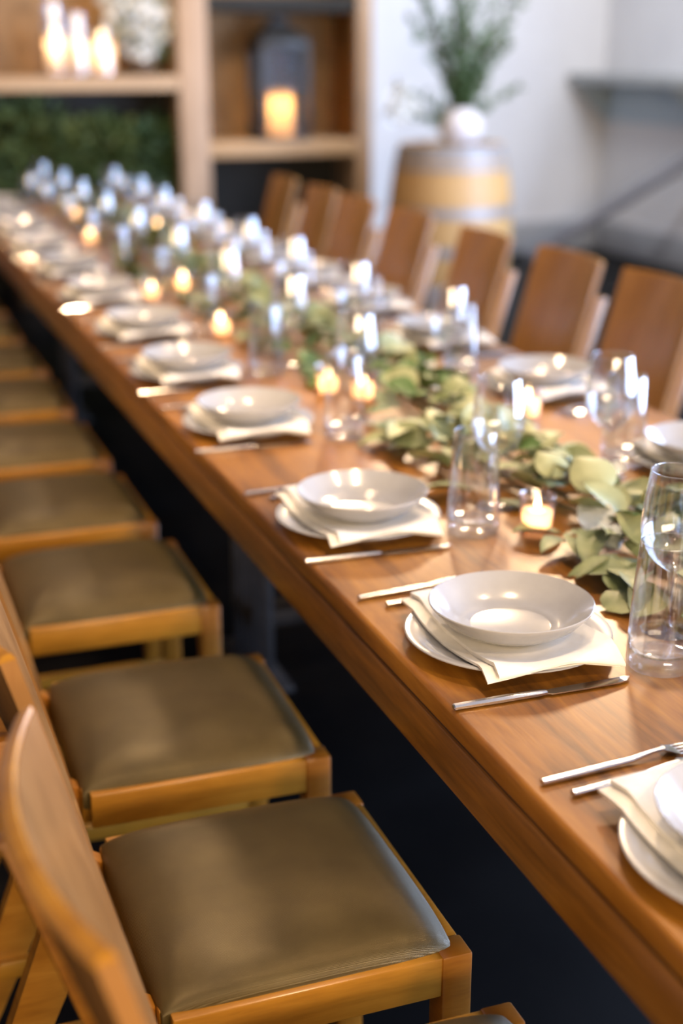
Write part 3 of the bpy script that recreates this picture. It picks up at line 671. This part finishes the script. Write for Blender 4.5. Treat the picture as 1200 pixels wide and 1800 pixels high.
# glass cylinders and candles on the left shelf
def cylinder(px, py, Y, r, h, lab):
    p = at(px, py, Y=Y); t = lathe('glass_cylinder', [(.0002, .002), (r, .002), (r, h), (r-.004, h), (r-.004, .02), (.0002, .02)], 'glass', None, 40, (p.x, Y, zl1+.001), angle=50)
    tag(t, lab, 'glass', 'glass cylinders on the left shelf'); return p
p = cylinder(100, 128, 8.90, .068, .42, 'tall clear glass cylinder round the left shelf candle')
pillar('pillar_candle', (p.x, 8.90, zl1+.0215), .056, .225, 'lit cream pillar candle in the tallest glass cylinder', 'wax', 1.3, (1, .62, .30))
p = cylinder(140, 132, 8.78, .062, .355, 'slim clear glass cylinder standing in front between two shelf candles')
pillar('pillar_candle', (p.x, 8.78, zl1+.0215), .050, .16, 'cream pillar candle in the middle glass cylinder', 'wax', .5, (1, .66, .36))
p = cylinder(182, 130, 8.92, .088, .27, 'wide low clear glass cylinder beside the white flowers')
pillar('pillar_candle', (p.x, 8.92, zl1+.0215), .074, .21, 'lit wide cream pillar candle next to the white flowers', 'wax', 1.6, (1, .60, .26))

def leaf_cloud(name, blobs, n, size, m, parent, seed=0, flat=.3, aspect=.5):
    """many small folded leaves filling ellipsoids ((centre),(radii))"""
    rr = random.Random(seed); V, F = [], []
    for i in range(n):
        c, rad = rr.choice(blobs)
        while True:
            d = Vector((rr.uniform(-1, 1), rr.uniform(-1, 1), rr.uniform(-1, 1)))
            if .25 < d.length < 1: break
        p = Vector(c)+Vector((d.x*rad[0], d.y*rad[1], d.z*rad[2]))
        ax = (d+Vector((rr.uniform(-1, 1), rr.uniform(-1, 1), rr.uniform(-.6, 1)))*.8).normalized(); sd = ax.orthogonal().normalized()
        sd = (Matrix.Rotation(rr.uniform(0, 6.28), 3, ax) @ sd); nr = ax.cross(sd); s = size*rr.uniform(.6, 1.3); k = len(V)
        V += [p, p+ax*s*.5+sd*s*aspect*.5+nr*s*.08, p+ax*s, p+ax*s*.5-sd*s*aspect*.5+nr*s*.08]
        F += [(k, k+1, k+2), (k, k+2, k+3)]
    o = mesh_obj(name, V, F, m, parent, smooth=False); o['kind'] = 'stuff'; return o
fp = at(246, 124, Y=8.86)
vs = lathe('flower_vase', sm([(.0002, .002), (.075, .002), (.105, .05), (.10, .09), (.075, .11)], 4) + [(.065, .108), (.09, .06), (.0002, .03)], 'brown', None, 32, (fp.x, 8.86, zl1+.001), angle=60)
tag(vs, 'low dark vase holding white flowers on the left shelf', 'vase')
fl = empty('flower_bunch', (fp.x, 8.86, zl1+.06), 0, 'full bunch of white flowers on the left shelf', 'flowers')
for i, (a, b_, c, r_) in enumerate([(0, -.05, .13, .12), (-.10, .0, .25, .11), (.09, -.03, .24, .12), (.0, .02, .36, .12), (-.13, .02, .40, .10), (.12, .03, .39, .10), (.02, -.05, .26, .11)]):
    leaf_cloud('flower_head', [((a, b_, c), (r_*.85, r_*.7, r_*.85))], 260, .045, 'flower', fl, 30+i, aspect=.9)
leaf_cloud('foliage', [((0, 0, .22), (.2, .13, .2))], 160, .08, 'olive', fl, 44)
tube('stems', [(0, 0, -.02), (.01, 0, .1), (0, 0, .25)], .012, 'stem', fl)
# shrubs in the dark niche below the left shelf
for i, (px_, py_, rx, rz_, lab) in enumerate([(40, 280, .42, .40, 'dark green leafy shrub at the left edge below the shelf'), (165, 300, .36, .38, 'dark green leafy shrub in the middle of the niche below the left shelf'),
                                               (262, 300, .24, .36, 'dark green leafy shrub beside the timber post below the left shelf')]):
    p = at(px_, py_, Y=8.9); rt = empty('leafy_shrub', (p.x, 8.90, 0), 0, lab, 'shrub', 'shrubs below the left shelf')
    lathe('pot', [(.0002, 0), (.10, 0), (.14, .30), (.125, .30), (.0002, .26)], 'brown', rt, 24)
    tube('trunk', [(0, 0, .25), (.01, 0, .5), (0, 0, .8)], .015, 'stem', rt)
    leaf_cloud('foliage', [((0, -.02, p.z-.05), (rx, .17, rz_)), ((-.1, -.03, p.z-.3), (rx*.7, .15, rz_*.8)), ((.08, 0, p.z+.1), (rx*.6, .14, rz_*.6))], 1500, .085, 'foliage', rt, 60+i)

# ------------------------------------------------------------------ barrel with vase
BY = 7.95; bp = at(793, 252, Y=BY); BH = at(793, 252, Y=BY).z
bar = empty('oak_barrel', (bp.x, BY, 0), 0, 'pale oak wine barrel with metal hoops by the white wall', 'barrel')
r_end, r_mid = .315, .385
br = lambda z: r_end+(r_mid-r_end)*(1-((z-BH/2)/(BH/2))**2)
NS = 24
V, F = [], []
nz = 12; half = PI/NS*.985
for j in range(nz+1):
    z = BH*j/nz; r = br(z)
    for (rr_, a) in ((r, -half), (r+.001, 0), (r, half), (r-.025, half), (r-.025, -half)): V.append((rr_*math.cos(a), rr_*math.sin(a), z))
for j in range(nz):
    for k in range(5): F.append((j*5+k, j*5+(k+1) % 5, (j+1)*5+(k+1) % 5, (j+1)*5+k))
F.append((4, 3, 2, 1, 0)); F.append(tuple(nz*5+k for k in range(5)))
st0 = mesh_obj('stave', V, F, 'stave', bar, angle=30)
for k in range(1, NS):
    o = st0.copy(); C.objects.link(o); o.parent = bar; o.rotation_euler[2] = 2*PI*k/NS
for (za, zb) in ((BH-.085, BH-.004), (BH-.145, BH-.105), (BH*.585, BH*.645), (BH*.355, BH*.415), (.115, .175), (.004, .10)):
    lathe('hoop', [(br(za)+.001, za), (br(za)+.005, za), (br(zb)+.005, zb), (br(zb)+.001, zb)], 'hoop', bar, 48, close=True, angle=30)
lathe('head', [(.0002, BH-.03), (r_end-.022, BH-.03), (r_end-.022, BH-.05), (.0002, BH-.05)], 'barrelhead', bar, 40)
vz = BH-.03+.001; vp = at(806, 232, Y=BY)
tr = lathe('saucer', [(.0002, 0), (.115, 0), (.125, .02), (.115, .02), (.105, .012), (.0002, .012)], 'brown', None, 32, (vp.x, BY-.02, vz)); tag(tr, 'round dark tray under the white vase on the barrel', 'tray')
vs = lathe('round_vase', sm([(.0002, .002), (.075, .002), (.120, .05), (.135, .11), (.120, .17), (.085, .21), (.080, .225)], 4)+[(.072, .224), (.11, .17), (.12, .11), (.0002, .03)], 'vase', None, 40, (vp.x, BY-.02, vz+.0125), angle=60)
tag(vs, 'round white ceramic vase standing on the oak barrel', 'vase')
oz = vz+.0125; ol = empty('olive_branches', (vp.x, BY-.02, oz+.03), 0, 'loose green leafy branches spraying out of the white vase', 'branches')
rr = random.Random(3); V, F, LV, LF = [], [], [], []
tips = [(0, .75, .05), (-.10, .85, .0), (.08, .8, -.05), (-.22, .66, .05), (.2, .62, .0), (-.34, .50, -.03), (.36, .66, .05), (.30, .40, .0), (-.42, .24, .0), (.44, .24, .03), (-.05, .6, -.1), (.05, .58, .1), (-.15, .5, -.1), (.14, .48, -.1), (-.46, .10, .02),
        (-.04, .45, -.12), (.0, .42, .1), (.09, .38, -.1), (-.12, .36, .1), (-.28, .72, .1), (.43, .78, .0)]
for (tx, tz, ty) in tips:
    pts = []
    for k in range(7):
        t = k/6; pts.append(Vector((tx*t**1.5, ty*t, .02+(.16+tz)*t-(.25*abs(tx)*t*t if abs(tx) > .38 else 0))))
    tube_data(pts, [.005*(1-.7*k/6) for k in range(7)], 5, V, F)
    for k in range(60):
        t = rr.uniform(.2, 1)**1.15; i = min(5, int(t*6)); p = pts[i].lerp(pts[i+1], t*6-i)
        ax = ((pts[i+1]-pts[i]).normalized()*.7+Vector((rr.uniform(-1, 1), rr.uniform(-1, 1), rr.uniform(-.6, .8)))).normalized(); sd = ax.orthogonal().normalized(); sd = Matrix.Rotation(rr.uniform(0, 6.28), 3, ax) @ sd
        s = rr.uniform(.05, .095); n0 = len(LV); nn = ax.cross(sd)*.006
        LV += [p, p+ax*s*.5+sd*s*.17+nn, p+ax*s, p+ax*s*.5-sd*s*.17+nn]; LF += [(n0, n0+1, n0+2), (n0, n0+2, n0+3)]
mesh_obj('stems', V, F, 'stem', ol); o = mesh_obj('foliage', LV, LF, 'olive', ol, smooth=False); o['kind'] = 'stuff'
for k, (a, b_) in enumerate([(-.40, .26), (-.44, .17), (-.36, .20)]):
    leaf_cloud('blossom', [((a, -.03, b_), (.07, .05, .06))], 50, .04, 'flower', ol, 90+k, aspect=.9)

# ------------------------------------------------------------------ ledge and pole by the right wall
ld = empty('wall_ledge', (XR, 8.2, 1.32), 0, 'grey ledge on triangular brackets fixed to the white right wall', 'ledge')
box('board', (-.34, -1.9, -.02), (-.002, 1.83, .055), 'ledge', ld)
for yy in (1.74, .4, -1.0):
    prism('bracket', [(-.32, -.021), (-.002, -.021), (-.002, -.32)], yy, yy+.05, 'bracket', ld, .002)
box('ledge_shadow_plate', (-.03, -1.9, -.30), (-.002, 1.73, -.021), 'bracket', ld, .002)  # thin blue plate standing in for the ledge's shadow on the wall
a = at(950, 440, Y=9.5); b_ = at(1200, 290, Y=8.55); dr = (b_-a).normalized(); p0 = a - dr*((a.z-.03)/dr.z); p1 = a + dr*((XR-.05-a.x)/dr.x)
v, f = tube_data([p0, p1], .042, 14); po = mesh_obj('leaning_pole', v, f, 'pole'); tag(po, 'grey metal pole sloping up against the white wall', 'pole')
